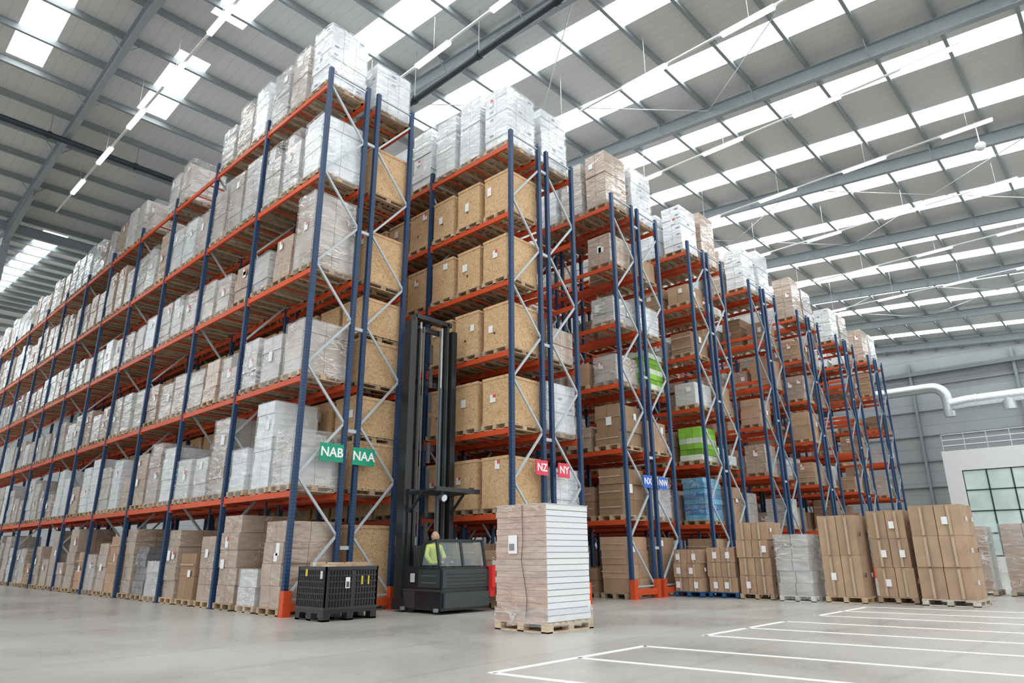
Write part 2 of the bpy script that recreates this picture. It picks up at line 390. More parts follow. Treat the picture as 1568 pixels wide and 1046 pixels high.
def fn_row1(k,li,sl):
    i=k*3+sl; w=.92
    if (li,i) in hand:
        r=hand[(li,i)]; return r and (r[0],r[1],w)
    if li==0: return (random.choice(['kwrap','wrap','wrap','kraft','kwrap']),U(.7,2.0),w)
    if li==1: return (random.choice(['wrap','wrap','white','wrap','kwrap']),U(.9,1.95),w)
    if li in(2,3): return ('wrap' if R()<.9 else 'kwrap',U(.98,1.3),w)
    if li==4: return (random.choice(['wrap','wrap','kwrap']),U(1.3,1.85),w)
    return (random.choice(['wrap','white','wrap','kwrap']),U(1.2,1.8),w) if R()<.9 else None
def fn_row1b(k,li,sl):
    if li==5: return ('white',U(1.3,1.6),.94)
    if li in(1,2): return ('osb',2.2,.94)
    if k==0: return ('osb',U(1.25,1.5) if li!=0 else 1.7,.94)
    return (random.choice(['osb','wrap']),U(1.1,1.7),.94)
g=Group('pallet_rack')
rack_side(g,X1+OFF[0],X1+OFF[1],Y1,14,L1,T1,0,fn_row1,4,0,4)
rack_side(g,X1+OFF[2],X1+OFF[3],Y1,7,L1,T1,0,fn_row1b,0,1,1)
guards(g,[X1+o for o in OFF],Y1)
for z in (1.3,3.9,6.4,9.0,11.6):
    g['steel'].box(X1+1.15,X1+1.5,Y1-.03,Y1+.03,z,z+.08,GALV)
g.done(NAMES)
L2=[2.1,4.1,6.05,7.95,9.9,12.0]; T2=12.4; Y2=11.0
ROWX=[11.7,16.45,21.35,26.55,31.85,37.2,42.6]
def mk(row,side):
    def fn(k,li,sl):
        w=.94
        if li==6:
            if R()<.06 and not(k==0 and sl==0): return None
            return (random.choice(['white','white','kwrap','wrap']) if row else 'white',U(1.8,2.2) if k==0 else U(1.3,2.1),w)
        if row==0 and side==0:
            if li==0: return ('kraft',U(.9,1.3),w)
            return ('osb',1.2 if li else 1.0,w)
        if row==0: 
            return (random.choice(['wrap','white','kraft','kwrap']),U(.9,1.3),w) if R()<.85 else None
        if k==0 and sl==0:
            if row==1 and side==0: return [('kraft',1.5,w),('kraft',1.3,w),('kraft',1.2,w),('wrap',.8,w),('wrap',.8,w),('kwrap',1.0,w)][li]
            if row==1 and side==1: return [('kraft',1.5,w),('wrap',1.2,w),('kraft',.9,w),('green',1.2,w),('wrap',.9,w),('kraft',.7,w)][li]
            if row==2 and side==0: return [('kraft',1.5,w),('blue',1.4,w),('green',1.15,w),('wrap',.8,w),('kraft',.8,w),('kraft',.7,w)][li]
        if R()<(.22 if li<3 else .5): return None
        return (random.choice(['kraft','kraft','kwrap','wrap','wrap' if row<4 else 'kraft']),U(.55,1.3),w)
    return fn
for r,x in enumerate(ROWX):
    g=Group('pallet_rack')
    nb=5 if r<3 else 4; lod=0 if r==0 else (1 if r<3 else 2)
    rack_side(g,x+OFF[0],x+OFF[1],Y2,nb,L2,T2,lod,mk(r,0),1 if r==0 else 0,r%2,1 if r<2 else 0)
    rack_side(g,x+OFF[2],x+OFF[3],Y2,nb,L2,T2,lod,mk(r,1),0,(r+1)%2,1 if r<2 else 0)
    guards(g,[x+o for o in OFF],Y2)
    for z in (1.3,3.9,6.4,9.0,11.6): g['steel'].box(x+1.15,x+1.5,Y2-.03,Y2+.03,z,z+.08,GALV)
    g.done(NAMES)

# ------------------------------------------------------------ signs
def sign(x,y,z,w,h,col,txt):
    e=empty('aisle_sign'); m=mat('sign_'+txt,base=col,rough=.4,namt=.02)
    b=Bk(); b.box(x-w/2,x+w/2,y-.012,y+.012,z-h/2,z+h/2); obj('sign_plate',b,m,e)
    b=Bk(); b.box(x-w/2+.02,x-w/2+.05,y+.012,y+.08,z-.1,z-.06); b.box(x+w/2-.05,x+w/2-.02,y+.012,y+.08,z+.04,z+.08); obj('sign_bracket',b,'galv',e)
    cu=bpy.data.curves.new('sign_text','FONT'); cu.body=txt; cu.size=h*.72; cu.align_x='CENTER'; cu.align_y='CENTER'; cu.extrude=.002; cu.offset=.006
    o=bpy.data.objects.new('sign_text',cu); COL.objects.link(o); o.location=(x,y-.016,z); o.rotation_euler=(math.pi/2,0,0); o.parent=e
    cu.materials.append(MT['paper2'])
MT['paper2']=mat('white_lettering',base=(.9,.9,.9),rough=.5,namt=.01)
GR=(.0,.30,.17)
sign(8.27,Y1-.13,3.38,.60,.40,GR,'NAB'); sign(9.12,Y1-.13,3.36,.60,.40,GR,'NAA')
sign(12.62,Y2-.13,3.2,.44,.36,(.75,.05,.09),'NZ'); sign(13.47,Y2-.13,3.2,.44,.36,(.75,.05,.09),'NY')
sign(17.35,Y2-.13,3.2,.44,.36,(.02,.12,.55),'NX'); sign(18.2,Y2-.13,3.2,.44,.36,(.02,.12,.55),'NW')

# ------------------------------------------------------------ shell
XA,XB,YA,YB=-10,62,-8,84
b=Bk(); b.box(-30,XB,-30,YB,-.2,0); obj('floor',b,'floor')
def zr(y):
    if y<=20: return 16+.09*y
    if y<=36: return 17.8-.09*(y-20)
    if y<=58: return 16.36+.09*(y-36)
    return 18.34-.09*(y-58)
ridge=[YA,20,36,58,YB]
RAF=[4.6+7.7*i for i in range(-2,8)]
strips=[]
for rx in RAF:
    strips+= [(rx+1.5,rx+2.55),(rx+5.1,rx+6.15)]
liner=Bk(); sky=Bk()
for i in range(4):
    ya,yb=ridge[i],ridge[i+1]
    x=XA
    def Z(Y): return zr(ya)+(zr(yb)-zr(ya))*(Y-ya)/(yb-ya)
    for s0,s1 in strips:
        if s0<XA or s1>XB: continue
        liner.quad([(x,ya,zr(ya)),(x,yb,zr(yb)),(s0,yb,zr(yb)),(s0,ya,zr(ya))],(1,1,1))
        a2,b2=(ya+1.2 if i else ya),(25.1 if i==1 else yb-1.2)
        sky.quad([(s0,a2,Z(a2)),(s0,b2,Z(b2)),(s1,b2,Z(b2)),(s1,a2,Z(a2))],(1,1,1))
        if i: liner.quad([(s0,ya,Z(ya)),(s0,a2,Z(a2)),(s1,a2,Z(a2)),(s1,ya,Z(ya))],(1,1,1))
        liner.quad([(s0,b2,Z(b2)),(s0,yb,Z(yb)),(s1,yb,Z(yb)),(s1,b2,Z(b2))],(1,1,1))
        x=s1
    liner.quad([(x,ya,zr(ya)),(x,yb,zr(yb)),(XB,yb,zr(yb)),(XB,ya,zr(ya))],(1,1,1))
obj('ceiling',liner,'liner'); obj('skylight_panels',sky,'skylight')
pu=Bk(); PC=(.24,.27,.28)
y=YA+.9
while y<YB:
    z=zr(y); pu.box(XA,XB,y-.035,y+.035,z-.24,z-.01,PC); pu.box(XA,XB,y-.07,y+.035,z-.25,z-.235,PC)
    y+=1.8
obj('roof_purlins',pu,'steel')
RC=(.28,.32,.34)
for rx in RAF:
    if rx<XA or rx>XB: continue
    g=Group('roof_frame'); s=g['steel']
    for i in range(4):
        ya,yb=ridge[i],ridge[i+1]; za,zb=zr(ya)-.27,zr(yb)-.27
        for w,t,o in ((.2,.02,0),(.012,.46,-.24),(.2,.02,-.48)):
            s.bar((rx,ya,za+o),(rx,yb,zb+o),w,t,RC)
    for d in (-1,1):
        z=zr(36)-.75
        s.bar((rx,36,z-.6),(rx,36+d*4,z+.36-.02),.012,.5,RC); s.bar((rx,36,z-.85),(rx,36+d*4,z+.1),.18,.02,RC)
    y=YA+.9+1.8*2
    while y<34:
        for d in (-1,1): s.bar((rx,y,zr(y)-.72),(rx+d*.45,y,zr(y)-.24),.03,.03,RC)
        y+=3.6
    for cy in (36,):
        s.box(rx-.12,rx+.12,cy-.2,cy-.18,0,zr(cy)-.3,RC); s.box(rx-.12,rx+.12,cy+.18,cy+.2,0,zr(cy)-.3,RC); s.box(rx-.008,rx+.008,cy-.18,cy+.18,0,zr(cy)-.3,RC)
    g.done({'steel':'rafter_and_column'})
g=Group('valley_beam'); s=g['steel']
z=zr(36)-.95
for t0,t1 in ((z,z+.02),(z+.44,z+.46)): s.box(XA,XB,35.9,36.1,t0,t1,RC)
s.box(XA,XB,35.99,36.01,z+.02,z+.44,RC); g.done({'steel':'beam'})
b=Bk(); b.box(XB,XB+.2,-10,YB,0,19); obj('wall_right',b,'clad')
b=Bk(); b.box(-30,XB,YB,YB+.2,0,19); obj('wall_back',b,'clad')
b=Bk()
for y in range(-8,84,7):
    b.box(XB-.4,XB-.38,y-.1,y+.1,0,16,(.22,.24,.25)); b.box(XB-.38,XB-.02,y-.01,y+.01,0,16,(.22,.24,.25)); b.box(XB-.02,XB,y-.1,y+.1,0,16,(.22,.24,.25))
for z in (4,6,8,10,12,14): b.box(XB-.2,XB-.02,-10,YB,z,z+.06,(.24,.26,.27))
b.box(XB-.5,XB-.1,-10,YB,14.9,15.2,(.18,.2,.21))
obj('trim_wall_columns',b,'steel')

b=Bk(); b.tube((11.4,2,15.3),(11.4,26,15.3),.11,(.02,.03,.04)); 
for y in range(3,26,3): b.tube((11.4,y-.06,15.3),(11.4,y+.06,15.3),.14,(.02,.02,.02)); b.tube((11.4,y,15.3),(11.4,y,zr(y)-.1),.015,(.3,.3,.3),6)
obj('sprinkler_pipe',b,'steel')
b=Bk(); b.tube((-6,27.4,16.2),(40,27.4,16.2),.11,(.02,.03,.04))
for x in range(-5,40,3): b.tube((x-.06,27.4,16.2),(x+.06,27.4,16.2),.14,(.02,.02,.02)); b.tube((x,27.4,16.2),(x,27.4,zr(27.4)-.1),.015,(.3,.3,.3),6)
obj('sprinkler_pipe',b,'steel')
AIS=[-1,5.7,10.75,15.4,20.5,25.3,30.5,35.9,41.3]
for x in AIS:
    g=Group('strip_light'); y=1.5 if x>12 else 6; ye=33
    zz=15.12 if x>12 else 15.72
    g['render'].box(x-.035,x+.035,y,ye,zz,zz+.05)
    while y<ye-1.6:
        g['lamp'].box(x-.07,x+.07,y,y+1.5,zz-.06,zz)
        g['render'].box(x-.09,x+.09,y-.02,y+1.52,zz,zz+.03)
        g['galv'].tube((x,y+.7,zz+.04),(x,y+.7,zr(y+.7)-.1),.008,n=5)
        y+=3.3
    g.done({'galv':'suspension_wires','render':'trunking','lamp':'diffuser'})
b=Bk()
for i in range(1,7):
    rx=RAF[i+1]
    if rx+7.7>XB: continue
    if i%2==0:
        for y in (0,9):
            b.tube((rx,y,zr(y)-.4),(rx+7.7,y+9,zr(y+9)-.4),.018,(.55,.57,.58),6); b.tube((rx+7.7,y,zr(y)-.4),(rx,y+9,zr(y+9)-.4),.018,(.55,.57,.58),6)
obj('roof_bracing_rods',b,'steel')
g=Group('hanging_dome_camera'); s=g['galv']
s.tube((26.8,2.1,15.15),(26.8,2.1,zr(2.1)-.1),.02,n=8)
bk=g['render']
prof=[(.02,.12),(.12,.12),(.17,.06),(.17,-.02),(.13,-.12),(.06,-.17),(.0,-.18)]
for (r0,z0),(r1,z1) in zip(prof,prof[1:]):
    n=16; vs=[];
    for i in range(n): t=2*math.pi*i/n; vs.append((26.8+r0*math.cos(t),2.1+r0*math.sin(t),15.05+z0))
    for i in range(n): t=2*math.pi*i/n; vs.append((26.8+r1*math.cos(t),2.1+r1*math.sin(t),15.05+z1))
    bk.raw(vs,[(i,(i+1)%n,n+(i+1)%n,n+i) for i in range(n)],(1,1,1))
g.done()

def duct(name,pts,r):
    cu=bpy.data.curves.new(name,'CURVE'); cu.dimensions='3D'; cu.bevel_depth=r; cu.bevel_resolution=6; cu.use_fill_caps=True
    sp=cu.splines.new('POLY'); sp.points.add(len(pts)-1)
    for p,q in zip(sp.points,pts): p.co=(*q,1)
    o=bpy.data.objects.new(name,cu); COL.objects.link(o); cu.materials.append(MT['galv']); return o
def arc(c,r,a0,a1,n=8): return [(c[0],c[1]+r*math.cos(a0+(a1-a0)*i/n),c[2]+r*math.sin(a0+(a1-a0)*i/n)) for i in range(n+1)]
duct('air_duct',[(56,-6,11.3),(56,8.6,11.3),(56,9.6,11.2)],.42)
duct('air_duct',[(57.5,18,12.9),(57.5,11,12.9)]+arc((57.5,11,11.9),1.0,math.pi/2,math.pi,8)+[(57.5,10,10.6)],.38)
b=Bk()
for y in (-4,-1,2,5,8): b.tube((56,y-.04,11.3),(56,y+.04,11.3),.46,(.5,.52,.53),20)
b.tube((56,6.2,11.3),(56,6.2,10.4),.4,(.6,.6,.6),20)
obj('duct_flanges',b,'galv')

g=Group('office_block'); ox=50; yl=9.6
s=g['render']
s.box(ox,ox+.3,yl-.9,yl,0,7.1); s.box(ox,ox+.3,-10,yl-.9,6.0,7.1); s.box(ox,ox+.3,-10,yl-.9,0,.9)
s.box(ox+.3,ox+9,yl-.3,yl,0,7.1); s.box(ox,ox+9,-10,yl,7.1,7.25)
gl=g['glass']; gl.box(ox+.14,ox+.16,-10,yl-.9,.9,6.0)
fr=g['truck']; fc=(.03,.05,.05)
y=yl-.9
while y>-9: fr.box(ox+.08,ox+.2,y-.04,y+.04,.9,6,fc); y-=1.25
for z in (.9,2.2,3.5,4.75,5.95): fr.box(ox+.08,ox+.2,-10,yl-.9,z,z+.07,fc)
rl=g['galv']
y=yl-.1
while y>-9: rl.tube((ox+.2,y,7.25),(ox+.2,y,8.3),.025,n=6); y-=1.2
for z in (7.6,7.95,8.3): rl.tube((ox+.2,-10,z),(ox+.2,yl-.1,z),.025,n=6)
g.done({'render':'walls','glass':'windows','truck':'window_frames','galv':'railing'})

# ------------------------------------------------------------ floor markings
b=Bk(); lw=.095
def mline(x0,y0,x1,y1): 
    b.bar((x0,y0,.003),(x1,y1,.003),lw,.004,(1,1,1))
for xs in ((5.55,7.0,8.42),(10.08,11.5,13.0),(14.58,16.0,17.5)):
    mline(xs[0]-.03,5.58-.01*xs[0],xs[2]+.03,5.58-.01*xs[2])
    for x in xs: mline(x,5.5,x+.85,-1.0)
for x in (19.0,20.4,21.8,23.2): mline(x,2.6,x+.5,-1.5)
obj('floor_markings',b,'linepaint')

# ------------------------------------------------------------ foreground pallet of white panels
g=Group('pallet_of_white_panels')
x0,x1,y0,y1=8.72,9.87,7.45,8.58
pallet(g,x0-.02,x1+.02,y0-.02,y1+.02,0,0,(.60,.47,.33))
n=19; z0=.146; dz=(1.99-z0)/n
for k in range(n):
    oy,oxx=U(-.006,.006),U(-.004,.004)
    a=z0+k*dz
    g['paper'].box(x0+.012+oxx,x1-.01+oxx,y0+.01+oy,y1-.01+oy,a+.010,a+dz-.001,vary((.80,.81,.82),.02))
    g['paper'].box(x0+.03,x1-.03,y0+.03,y1-.03,a,a+.010,(.33,.40,.44))
for k in range(n):
    a=z0+k*dz; o=U(-.004,.004)
    g['filmk'].box(x0-.012+o,x0+.012,y0+.0,y1+U(-.03,.02),a,a+dz-.003,vary((.45,.31,.235),.03))
g['paper'].box(x0-.03,x0-.022,y0+.62,y0+.82,1.2,1.5,(.86,.86,.85)); g['paper'].box(x0-.034,x0-.03,y0+.68,y0+.80,1.25,1.36,(.25,.25,.25))
pts=[(x0-.03,y0+.5,1.98),(x0-.035,y0+.48,1.4),(x0-.035,y0+.52,1.1),(x0-.03,y0+.46,.8),(x0-.035,y0+.40,.5),(x0-.03,y0+.43,.2)]
for p,q in zip(pts,pts[1:]): g['steel'].tube(p,q,.005,(.03,.03,.03),6)
g['film'].shell(x0-.012,x1,y0,y1,.08,.36,0,(.012,.03))
g['wrap'].box(x0-.01,x1,y0-.005,y1,1.992,2.0,(.7,.7,.7))
g.done({'wood':'wooden_pallet','paper':'white_panels','wrap':'top_sheet','film':'stretch_film','filmk':'film_and_cardboard','steel':'cord'})

# ------------------------------------------------------------ black plastic pallet box
g=Group('plastic_pallet_box'); x0,x1,y0,y1=7.42,8.62,11.83,12.83; K=g['truck']; c=(.016,.017,.02); c2=(.028,.03,.034)
for xx in (x0,x0+.52,x1-.14): 
    for yy in (y0,y0+.42,y1-.16): K.box(xx,xx+.14,yy,yy+.16,0,.14,c)
for xx in (x0,x0+.52,x1-.14): K.box(xx,xx+.14,y0,y1,0,.03,c)
K.box(x0,x1,y0,y1,.14,.2,c); K.box(x0-.015,x1+.015,y0-.015,y1+.015,.2,.25,c2)
zt=.98
for fx in (0,1):
    yy=y0 if not fx else y1-.03
    K.box(x0,x1,yy,yy+.03,zt-.07,zt,c2)
    K.box(x0+.03,x1-.03,yy+.02,yy+.026,.25,zt-.06,c)
    m=18
    for i in range(m+1): t=x0+(x1-x0-.03)*i/m; K.box(t,t+.018+(.05 if i in(0,m//2,m) else 0)*(i!=m),yy,yy+.03,.25,zt-.06,c2)
    for z in (.36,.47,.58,.69,.80): K.box(x0,x1,yy+.004,yy+.026,z,z+.025,c2)
for xx in (x0,x1-.03):
    K.box(xx,xx+.03,y0,y1,zt-.07,zt,c2); K.box(xx+.012,xx+.018,y0+.03,y1-.03,.25,zt-.06,c)
    m=15
    for i in range(m+1): t=y0+(y1-y0-.02)*i/m; K.box(xx,xx+.03,t,t+.018,.25,zt-.06,c2)
    for z in (.36,.47,.58,.69,.80): K.box(xx+.004,xx+.026,y0,y1,z,z+.025,c2)
K.box(x0+.03,x1-.03,y0+.03,y1-.03,.25,.27,c)
Pp=g['paper']
Pp.box(x0+.44,x0+.54,y0-.012,y0-.006,.58,.78,(.8,.8,.75)); Pp.box(x0+.46,x0+.52,y0-.016,y0-.012,.6,.7,(.1,.1,.1))
for xx in (x0+.80,x0+.95): Pp.box(xx,xx+.035,y0-.014,y0-.004,.64,.80,(.62,.48,.03))
Pp.box(x0-.014,x0-.004,y0+.64,y0+.71,.80,.93,(.65,.5,.03)); Pp.box(x0-.014,x0-.004,y0+.1,y0+.17,.76,.9,(.65,.65,.65))
for i in range(22):
    a,b_=U(x0+.08,x1-.35),U(y0+.08,y1-.3); zz=U(.92,1.06)
    g['carton'].box(a,a+U(.15,.3),b_,b_+U(.12,.25),zz-.2,zz,random.choice([(.62,.5,.38),(.7,.66,.58),(.5,.36,.24)]),U(-.6,.6))
g.done({'truck':'box_body','paper':'tags','carton':'contents'})

# ------------------------------------------------------------ floor pallet stacks (right)
def fstack(x0,x1,y0,y1,h,kind,nz,nx=2,ny=2,col=KRAFT,pcol=None,name='pallet_of_cartons'):
    g=Group(name); pallet(g,x0,x1,y0,y1,0,0,pcol)
    i=.02
    stack(g[kind],x0+i,x1-i,y0+i,y1-i,.145,.145+h,nx,ny,nz,col,.025,.008,.1)
    if kind!='carton': g['film'].shell(x0+.01,x1-.01,y0+.01,y1-.01,.05,.155+h)
    if kind=='carton':
        dz=h/nz
        for k in range(nz):
            for j in range(ny):
                yc=y0+(y1-y0)*(j+.5)/ny; zc=.145+dz*(k+.5)
                g['carton'].box(x0-.012,x0-.008,yc-.03,yc+.03,zc-dz*.48,zc+dz*.44,(.50,.38,.27))
                if R()<.6: yy=yc+U(-.15,.05); g['paper'].box(x0-.02,x0-.012,yy,yy+.12,zc-.1,zc+.07,(.85,.85,.84))
            for j in range(nx):
                xc=x0+(x1-x0)*(j+.5)/nx; zc=.145+dz*(k+.5)
                if R()<.7: g['paper'].box(xc-.1,xc-.02,y0-.02,y0-.008,zc-.03,zc+.07,random.choice([(.08,.07,.06),(.8,.8,.8)]))
        for j in (.3,.7):
            yy=y0+(y1-y0)*j; g['paper'].box(x0-.016,x0-.010,yy-.006,yy+.006,.145,.145+h,(.25,.2,.15))
    g.done(NAMES)
BP=(.03,.10,.22)
fstack(18.4,19.5,9.95,10.85,1.15,'carton',3,2,2,KRAFT,BP)
fstack(18.6,19.7,8.98,9.88,1.2,'carton',3,2,2,KRAFT,BP)
fstack(18.5,19.5,7.95,8.9,1.85,'carton',4,2,2,KRAFT)
fstack(18.35,19.25,6.85,7.75,1.5,'wrap',5,2,2,(.36,.33,.285),(.6,.58,.54),'stretch_wrapped_pallet')
fstack(18.6,19.6,5.72,6.68,1.95,'carton',2,2,2,(.44,.30,.20))
fstack(19.15,20.2,4.72,5.62,2.05,'carton',3,2,2,(.42,.285,.19))
fstack(18.9,20.2,3.45,4.6,2.12,'carton',3,2,2,(.43,.295,.20),(.55,.5,.42))
fstack(24.0,25.2,3.9,4.9,1.75,'filmk',3,2,2,(.36,.24,.17),None,'stretch_wrapped_pallet')
fstack(24.0,25.2,2.5,3.6,1.8,'filmk',3,2,2,(.36,.24,.17),None,'stretch_wrapped_pallet')

# ------------------------------------------------------------ forklift (narrow aisle truck)
g=Group('forklift'); T=g['truck']; D=(.018,.021,.024); D2=(.042,.049,.053); D3=(.09,.105,.11)
tx0,tx1,ty0,ty1=9.85,11.25,11.3,12.6
T.box(tx0,tx1,ty0,ty1,.07,.5,D); T.box(tx0+.05,tx1-.05,ty0-.06,ty0,.12,.42,D2)
T.box(tx0-.02,tx1+.02,ty0+.02,ty1,.44,.48,D2)
T.box(tx0,tx1,ty0,ty0+.4,.5,.93,D); T.box(tx0+.02,tx1-.02,ty0-.02,ty0,.52,.88,D2)
for i in range(4): T.box(tx0+.12,tx1-.12,ty0-.03,ty0-.02,.56+i*.075,.58+i*.075,D)
T.box(tx0,tx0+.06,ty0+.4,ty1,.5,.95,D); T.box(tx1-.06,tx1,ty0+.4,ty1,.5,.95,D)
T.box(tx0-.015,tx0,ty0+.05,ty0+.75,.52,.88,D2); T.box(tx0-.025,tx0-.015,ty0+.15,ty0+.65,.6,.63,D3); T.box(tx0-.025,tx0-.015,ty0+.15,ty0+.65,.74,.77,D3)
T.box(tx0-.012,tx0,ty1-.45,ty1-.05,.1,.44,D2)
for a,bb in (((tx0+.03,ty0+.1,.93),(tx0+.03,ty0+.22,1.48)),((tx1-.03,ty0+.1,.93),(tx1-.03,ty0+.22,1.48)),((tx0+.7,ty0+.1,.93),(tx0+.7,ty0+.22,1.48)),
             ((tx0+.03,ty0+.22,1.48),(tx1-.03,ty0+.22,1.48)),((tx0+.03,ty0+.22,1.48),(tx0+.03,ty0+.60,1.42)),((tx1-.03,ty0+.22,1.48),(tx1-.03,ty1,1.48)),((tx0+.03,ty0+.60,1.42),(tx0+.03,ty0+.72,.95))):
    T.bar(a,bb,.055,.055,D)
A=g['acrylic']; A.quad([(tx0+.05,ty0+.11,.95),(tx1-.05,ty0+.11,.95),(tx1-.05,ty0+.22,1.46),(tx0+.05,ty0+.22,1.46)],(1,1,1))
A.quad([(tx0+.03,ty0+.68,.97),(tx0+.03,ty0+.13,.97),(tx0+.03,ty0+.22,1.45),(tx0+.03,ty0+.6,1.4)],(1,1,1))
T.box(tx0+.2,tx0+.75,ty0+.55,ty0+1.05,.5,.72,D); T.box(tx0+.2,tx0+.75,ty0+.55,ty0+1.05,.72,.82,D2); T.box(tx0+.22,tx0+.73,ty0+1.02,ty0+1.12,.8,1.38,D2)
T.box(tx0+.85,tx1-.1,ty0+.5,ty0+.95,.5,1.1,D); T.tube((tx0+.5,ty0+.42,1.02),(tx0+.5,ty0+.45,1.05),.15,D2,20); T.tube((tx0+.5,ty0+.36,.9),(tx0+.5,ty0+.44,1.03),.03,D2)
gz=2.55
for x in (tx0+.08,tx1-.08): T.bar((x,ty1-.02,.9),(x,ty1-.02,gz),.09,.09,D)
for x in (tx0+.08,tx0+.33,tx0+.58,tx0+.83,tx0+1.08,tx1-.08): T.bar((x,ty1,gz),(x,ty0+.35,gz+.03),.05,.05,D)
T.box(tx0+.03,tx1-.03,ty0+.28,ty0+.38,gz-.02,gz+.08,D); T.box(tx0+.03,tx1-.03,ty1-.1,ty1,gz-.03,gz+.08,D)
for x in (tx0+.08,tx1-.08): T.bar((x,ty1-.03,2.1),(x,ty0+.8,gz),.05,.05,D)
T.tube((tx0+.25,ty0+.36,gz-.14),(tx0+.25,ty0+.26,gz-.17),.09,D2,16); T.box(tx0+.23,tx0+.27,ty0+.33,ty0+.37,gz-.1,gz,D)
g['paper'].tube((tx0+.25,ty0+.262,gz-.17),(tx0+.25,ty0+.255,gz-.172),.075,(.75,.8,.85),16)
T.tube((tx1-.2,ty0+.4,gz+.05),(tx1-.2,ty0+.4,gz+.12),.06,D,12)
my=ty1+.12
for x,s in ((tx0+.02,1),(tx1-.02,-1)):
    T.box(x-.08,x+.08,my-.13,my+.13,.05,6.75,D)
    T.box(x-.08+s*.15,x-.03+s*.15,my-.1,my+.12,.2,6.95,D2); T.box(x-.05+s*.15,x+.05+s*.15,my-.02,my+.02,.2,6.95,D2)
    T.box(x-.02+s*.25,x+.04+s*.25,my-.08,my+.1,.25,6.6,D)
    T.tube((x+s*.33,my,.2),(x+s*.33,my,5.2),.045,D3,12); T.tube((x+s*.33,my,5.2),(x+s*.33,my,6.8),.028,(.5,.52,.52),12)
    T.box(x+s*.42-.02,x+s*.42+.02,my-.03,my-.02,.3,6.7,(.12,.12,.12))
for z in (.5,2.0,3.6,5.2,6.6): T.box(tx0,tx1,my+.08,my+.14,z,z+.14,D)
T.box(tx0+.1,tx1-.1,my-.1,my+.12,6.85,6.97,D)
T.box(tx0-.04,tx1+.04,my-.2,my+.2,.05,.28,D)
for i in range(9):
    T.box(tx0+.62,tx0+.72,my-.06,my-.02,.8+i*.62,1.3+i*.62,(.04,.04,.045))
T.box(tx0+.1,tx1-.1,my+.2,my+.34,.35,.75,D2); T.box(tx0+.45,tx0+.75,my+.34,my+.55,.2,.9,D)
for z in (.12,): T.box(tx0+.35,tx0+.47,my+.45,my+1.5,z,z+.05,D3); T.box(tx0+.85,tx0+.97,my+.45,my+1.5,z,z+.05,D3); T.box(tx0+.3,tx0+1.0,my+.4,my+.47,z,z+.5,D2)
for x in (tx0+.02,tx1-.1):
    T.tube((x,ty1-.25,.18),(x+.08,ty1-.25,.18),.18,(.015,.015,.015),20)
T.tube((tx0+.66,ty0+.25,.16),(tx0+.76,ty0+.25,.16),.16,(.015,.015,.015),20)
for y in (ty0+.1,ty1-.1): T.tube((tx0-.05,y,.05),(tx0-.05,y,.12),.06,(.2,.2,.2),12)
g['paper'].box(tx0-.03,tx0-.025,ty0+.85,ty0+1.0,.62,.8,(.55,.55,.53))
g['steel'].box(tx1-.02,tx1+.1,ty0-.12,ty0+.1,.5,.95,(.70,.03,.02)); g['steel'].box(tx1-.02,tx1+.14,ty0-.05,ty0+.1,.3,.5,(.70,.03,.02))
g.done({'truck':'chassis_and_mast','acrylic':'windscreen','paper':'lamp_lens','steel':'rear_bumper'},{'truck':.008})

# ------------------------------------------------------------ operator
import bmesh
def skin_chain(name,pts,edges,mt,parent,sub=2,root=0):
    me=bpy.data.meshes.new(name); me.from_pydata([p[:3] for p in pts],edges,[]); o=bpy.data.objects.new(name,me); COL.objects.link(o)
    md=o.modifiers.new('skin','SKIN')
    if not me.skin_vertices:
        bm=bmesh.new(); bm.from_mesh(me); bm.verts.layers.skin.verify(); bm.to_mesh(me); bm.free()
    for i,p in enumerate(pts):
        sv=me.skin_vertices[0].data[i]; r=p[3]; sv.radius=(r,r) if not isinstance(r,tuple) else r; sv.use_root=(i==root)
    md.use_smooth_shade=True
    s=o.modifiers.new('s','SUBSURF'); s.levels=sub; s.render_levels=sub
    me.materials.append(MT[mt]); o.parent=parent; return o
man=empty('forklift_operator')
mx,myy,mz=tx0+.47,ty0+.80,.83
pts=[(0,0,.10,(.15,.12)),(0,.02,.25,(.145,.11)),(0,.03,.42,(.165,.12)),(0,.02,.54,(.13,.09)),(0,.01,.60,(.06,.06)),
     (-.17,.02,.52,.065),(-.25,-.02,.34,.052),(-.22,-.16,.18,.045),(-.15,-.33,.20,.036),
     (.17,.02,.52,.065),(.25,-.02,.34,.052),(.22,-.16,.18,.045),(.15,-.33,.20,.036)]
ed=[(0,1),(1,2),(2,3),(3,4),(3,5),(5,6),(6,7),(7,8),(3,9),(9,10),(10,11),(11,12)]
a=skin_chain('hi_vis_jacket',pts,ed,'hivis',man); a.location=(mx,myy,mz)
pts=[(0,.02,.10,(.14,.12)),(-.1,-.05,.08,.09),(-.13,-.36,.08,.072),(-.13,-.42,-.22,.052),(-.13,-.40,-.27,.045),(-.13,-.52,-.28,.04),
     (.1,-.05,.08,.09),(.13,-.36,.08,.072),(.13,-.42,-.22,.052),(.13,-.40,-.27,.045),(.13,-.52,-.28,.04)]
ed=[(0,1),(1,2),(2,3),(3,4),(4,5),(0,6),(6,7),(7,8),(8,9),(9,10)]
a=skin_chain('trousers_and_shoes',pts,ed,'darkcloth',man); a.location=(mx,myy,mz)
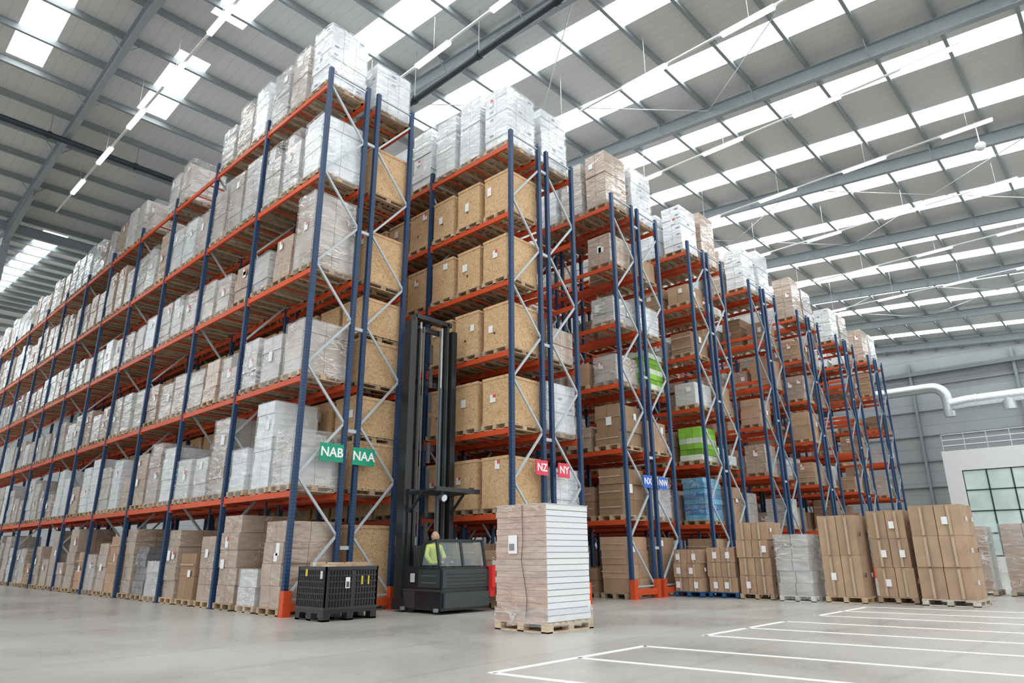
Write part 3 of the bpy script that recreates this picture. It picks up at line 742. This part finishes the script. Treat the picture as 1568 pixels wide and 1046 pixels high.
for sd in (-1,1):
    pts=[(sd*.15,-.33,.20,.028),(sd*.14,-.38,.205,(.036,.018)),(sd*.135,-.42,.21,(.038,.016))]; ed=[(0,1),(1,2)]
    a=skin_chain('hand',pts,ed,'skin',man,1); a.location=(mx,myy,mz)
    for i,(o,l) in enumerate(((-.027,.062),(-.009,.07),(.009,.066),(.027,.052))):
        p=[(sd*.135+o,-.41,.212,.009),(sd*.135+o,-.41-l*.5,.215,.009),(sd*.135+o,-.41-l*.75,.195,.008),(sd*.135+o,-.41-l*.7,.17,.007)]
        a=skin_chain('finger_%d'%i,p,[(0,1),(1,2),(2,3)],'skin',man,1); a.location=(mx,myy,mz)
    p=[(sd*.12,-.36,.20,.011),(sd*.095,-.39,.195,.010),(sd*.09,-.42,.185,.008)]
    a=skin_chain('thumb',p,[(0,1),(1,2)],'skin',man,1); a.location=(mx,myy,mz)
def head():
    bm=bmesh.new(); bmesh.ops.create_uvsphere(bm,u_segments=32,v_segments=24,radius=1)
    for v in bm.verts:
        x,y,z=v.co
        w=.076*(1-.22*max(0,-z)**1.5); d=.098; hgt=.118
        X,Y,Z=x*w,y*d,z*hgt
        if z<0: Y-= .012*(-z); X*=1-.12*(-z)
        if y<0:
            k=math.exp(-((x/.16)**2))*math.exp(-(((z+.12)/.22)**2)); Y-=.024*k
            k=math.exp(-(((abs(x)-.38)/.16)**2))*math.exp(-(((z-.06)/.12)**2)); Y+=.010*k
            k=math.exp(-((x/.5)**2))*math.exp(-(((z-.2)/.08)**2)); Y-=.005*k
            k=math.exp(-((x/.28)**2))*math.exp(-(((z+.50)/.05)**2)); Y+=.005*k
            k=math.exp(-((x/.28)**2))*math.exp(-(((z+.43)/.05)**2)); Y-=.005*k
            k=math.exp(-((x/.3)**2))*math.exp(-(((z+.85)/.15)**2)); Y-=.010*k
        v.co=(X,Y,Z)
    me=bpy.data.meshes.new('head'); bm.to_mesh(me); bm.free()
    for p in me.polygons: p.use_smooth=True
    o=bpy.data.objects.new('head',me); COL.objects.link(o); me.materials.append(MT['skin']); me.materials.append(MT['hair'])
    for p in me.polygons:
        c=p.center
        if (c.y>.01 and c.z>-.05 and c.z<.075 and abs(c.x)>.02) or (c.y>.04 and c.z>-.06 and c.z<.08): p.material_index=1
    return o
hd=head(); hd.parent=man; hd.location=(mx,myy-.01,mz+.74); hd.rotation_euler=(0,0,.3)
nk=skin_chain('neck',[(0,.01,.55,.055),(0,.0,.68,.05)],[(0,1)],'skin',man,2); nk.location=(mx,myy,mz)
bk=Bk()
for sx in (-1,1):
    bk.tube((mx+sx*.028+.02,myy-.10,mz+.745),(mx+sx*.028+.022,myy-.108,mz+.745),.008,(.03,.02,.02),10)
obj('eyes',bk,'truck',man)
for sx in (-1,1):
    pts=[(mx+sx*.076,myy+.005,mz+.76,(.012,.02)),(mx+sx*.08,myy+.008,mz+.725,(.01,.014))]
    skin_chain('ear',pts,[(0,1)],'skin',man,1)

# ------------------------------------------------------------ world, camera
w=bpy.data.worlds.new('world'); scene.world=w; w.use_nodes=True
bg=w.node_tree.nodes['Background']; bg.inputs[0].default_value=(.96,.98,1,1); bg.inputs[1].default_value=1.18
th=math.atan(325/1033)
F=Vector((.729,.6845,0)).normalized(); Rr=Vector((F.y,-F.x,0)); Zz=Vector((0,0,1))
fw=F*math.cos(th)+Zz*math.sin(th); up=Zz*math.cos(th)-F*math.sin(th)
e=.005; cx=(Rr-up*e).normalized(); cy=(up+Rr*e).normalized(); cz=-fw
M=Matrix(((cx.x,cy.x,cz.x,0),(cx.y,cy.y,cz.y,0),(cx.z,cy.z,cz.z,1.2),(0,0,0,1)))
cam=bpy.data.cameras.new('camera'); cam.sensor_width=36; cam.lens=1033/1568*36; cam.clip_end=300
co=bpy.data.objects.new('camera',cam); COL.objects.link(co); co.matrix_world=M; scene.camera=co
scene.view_settings.view_transform='Standard'
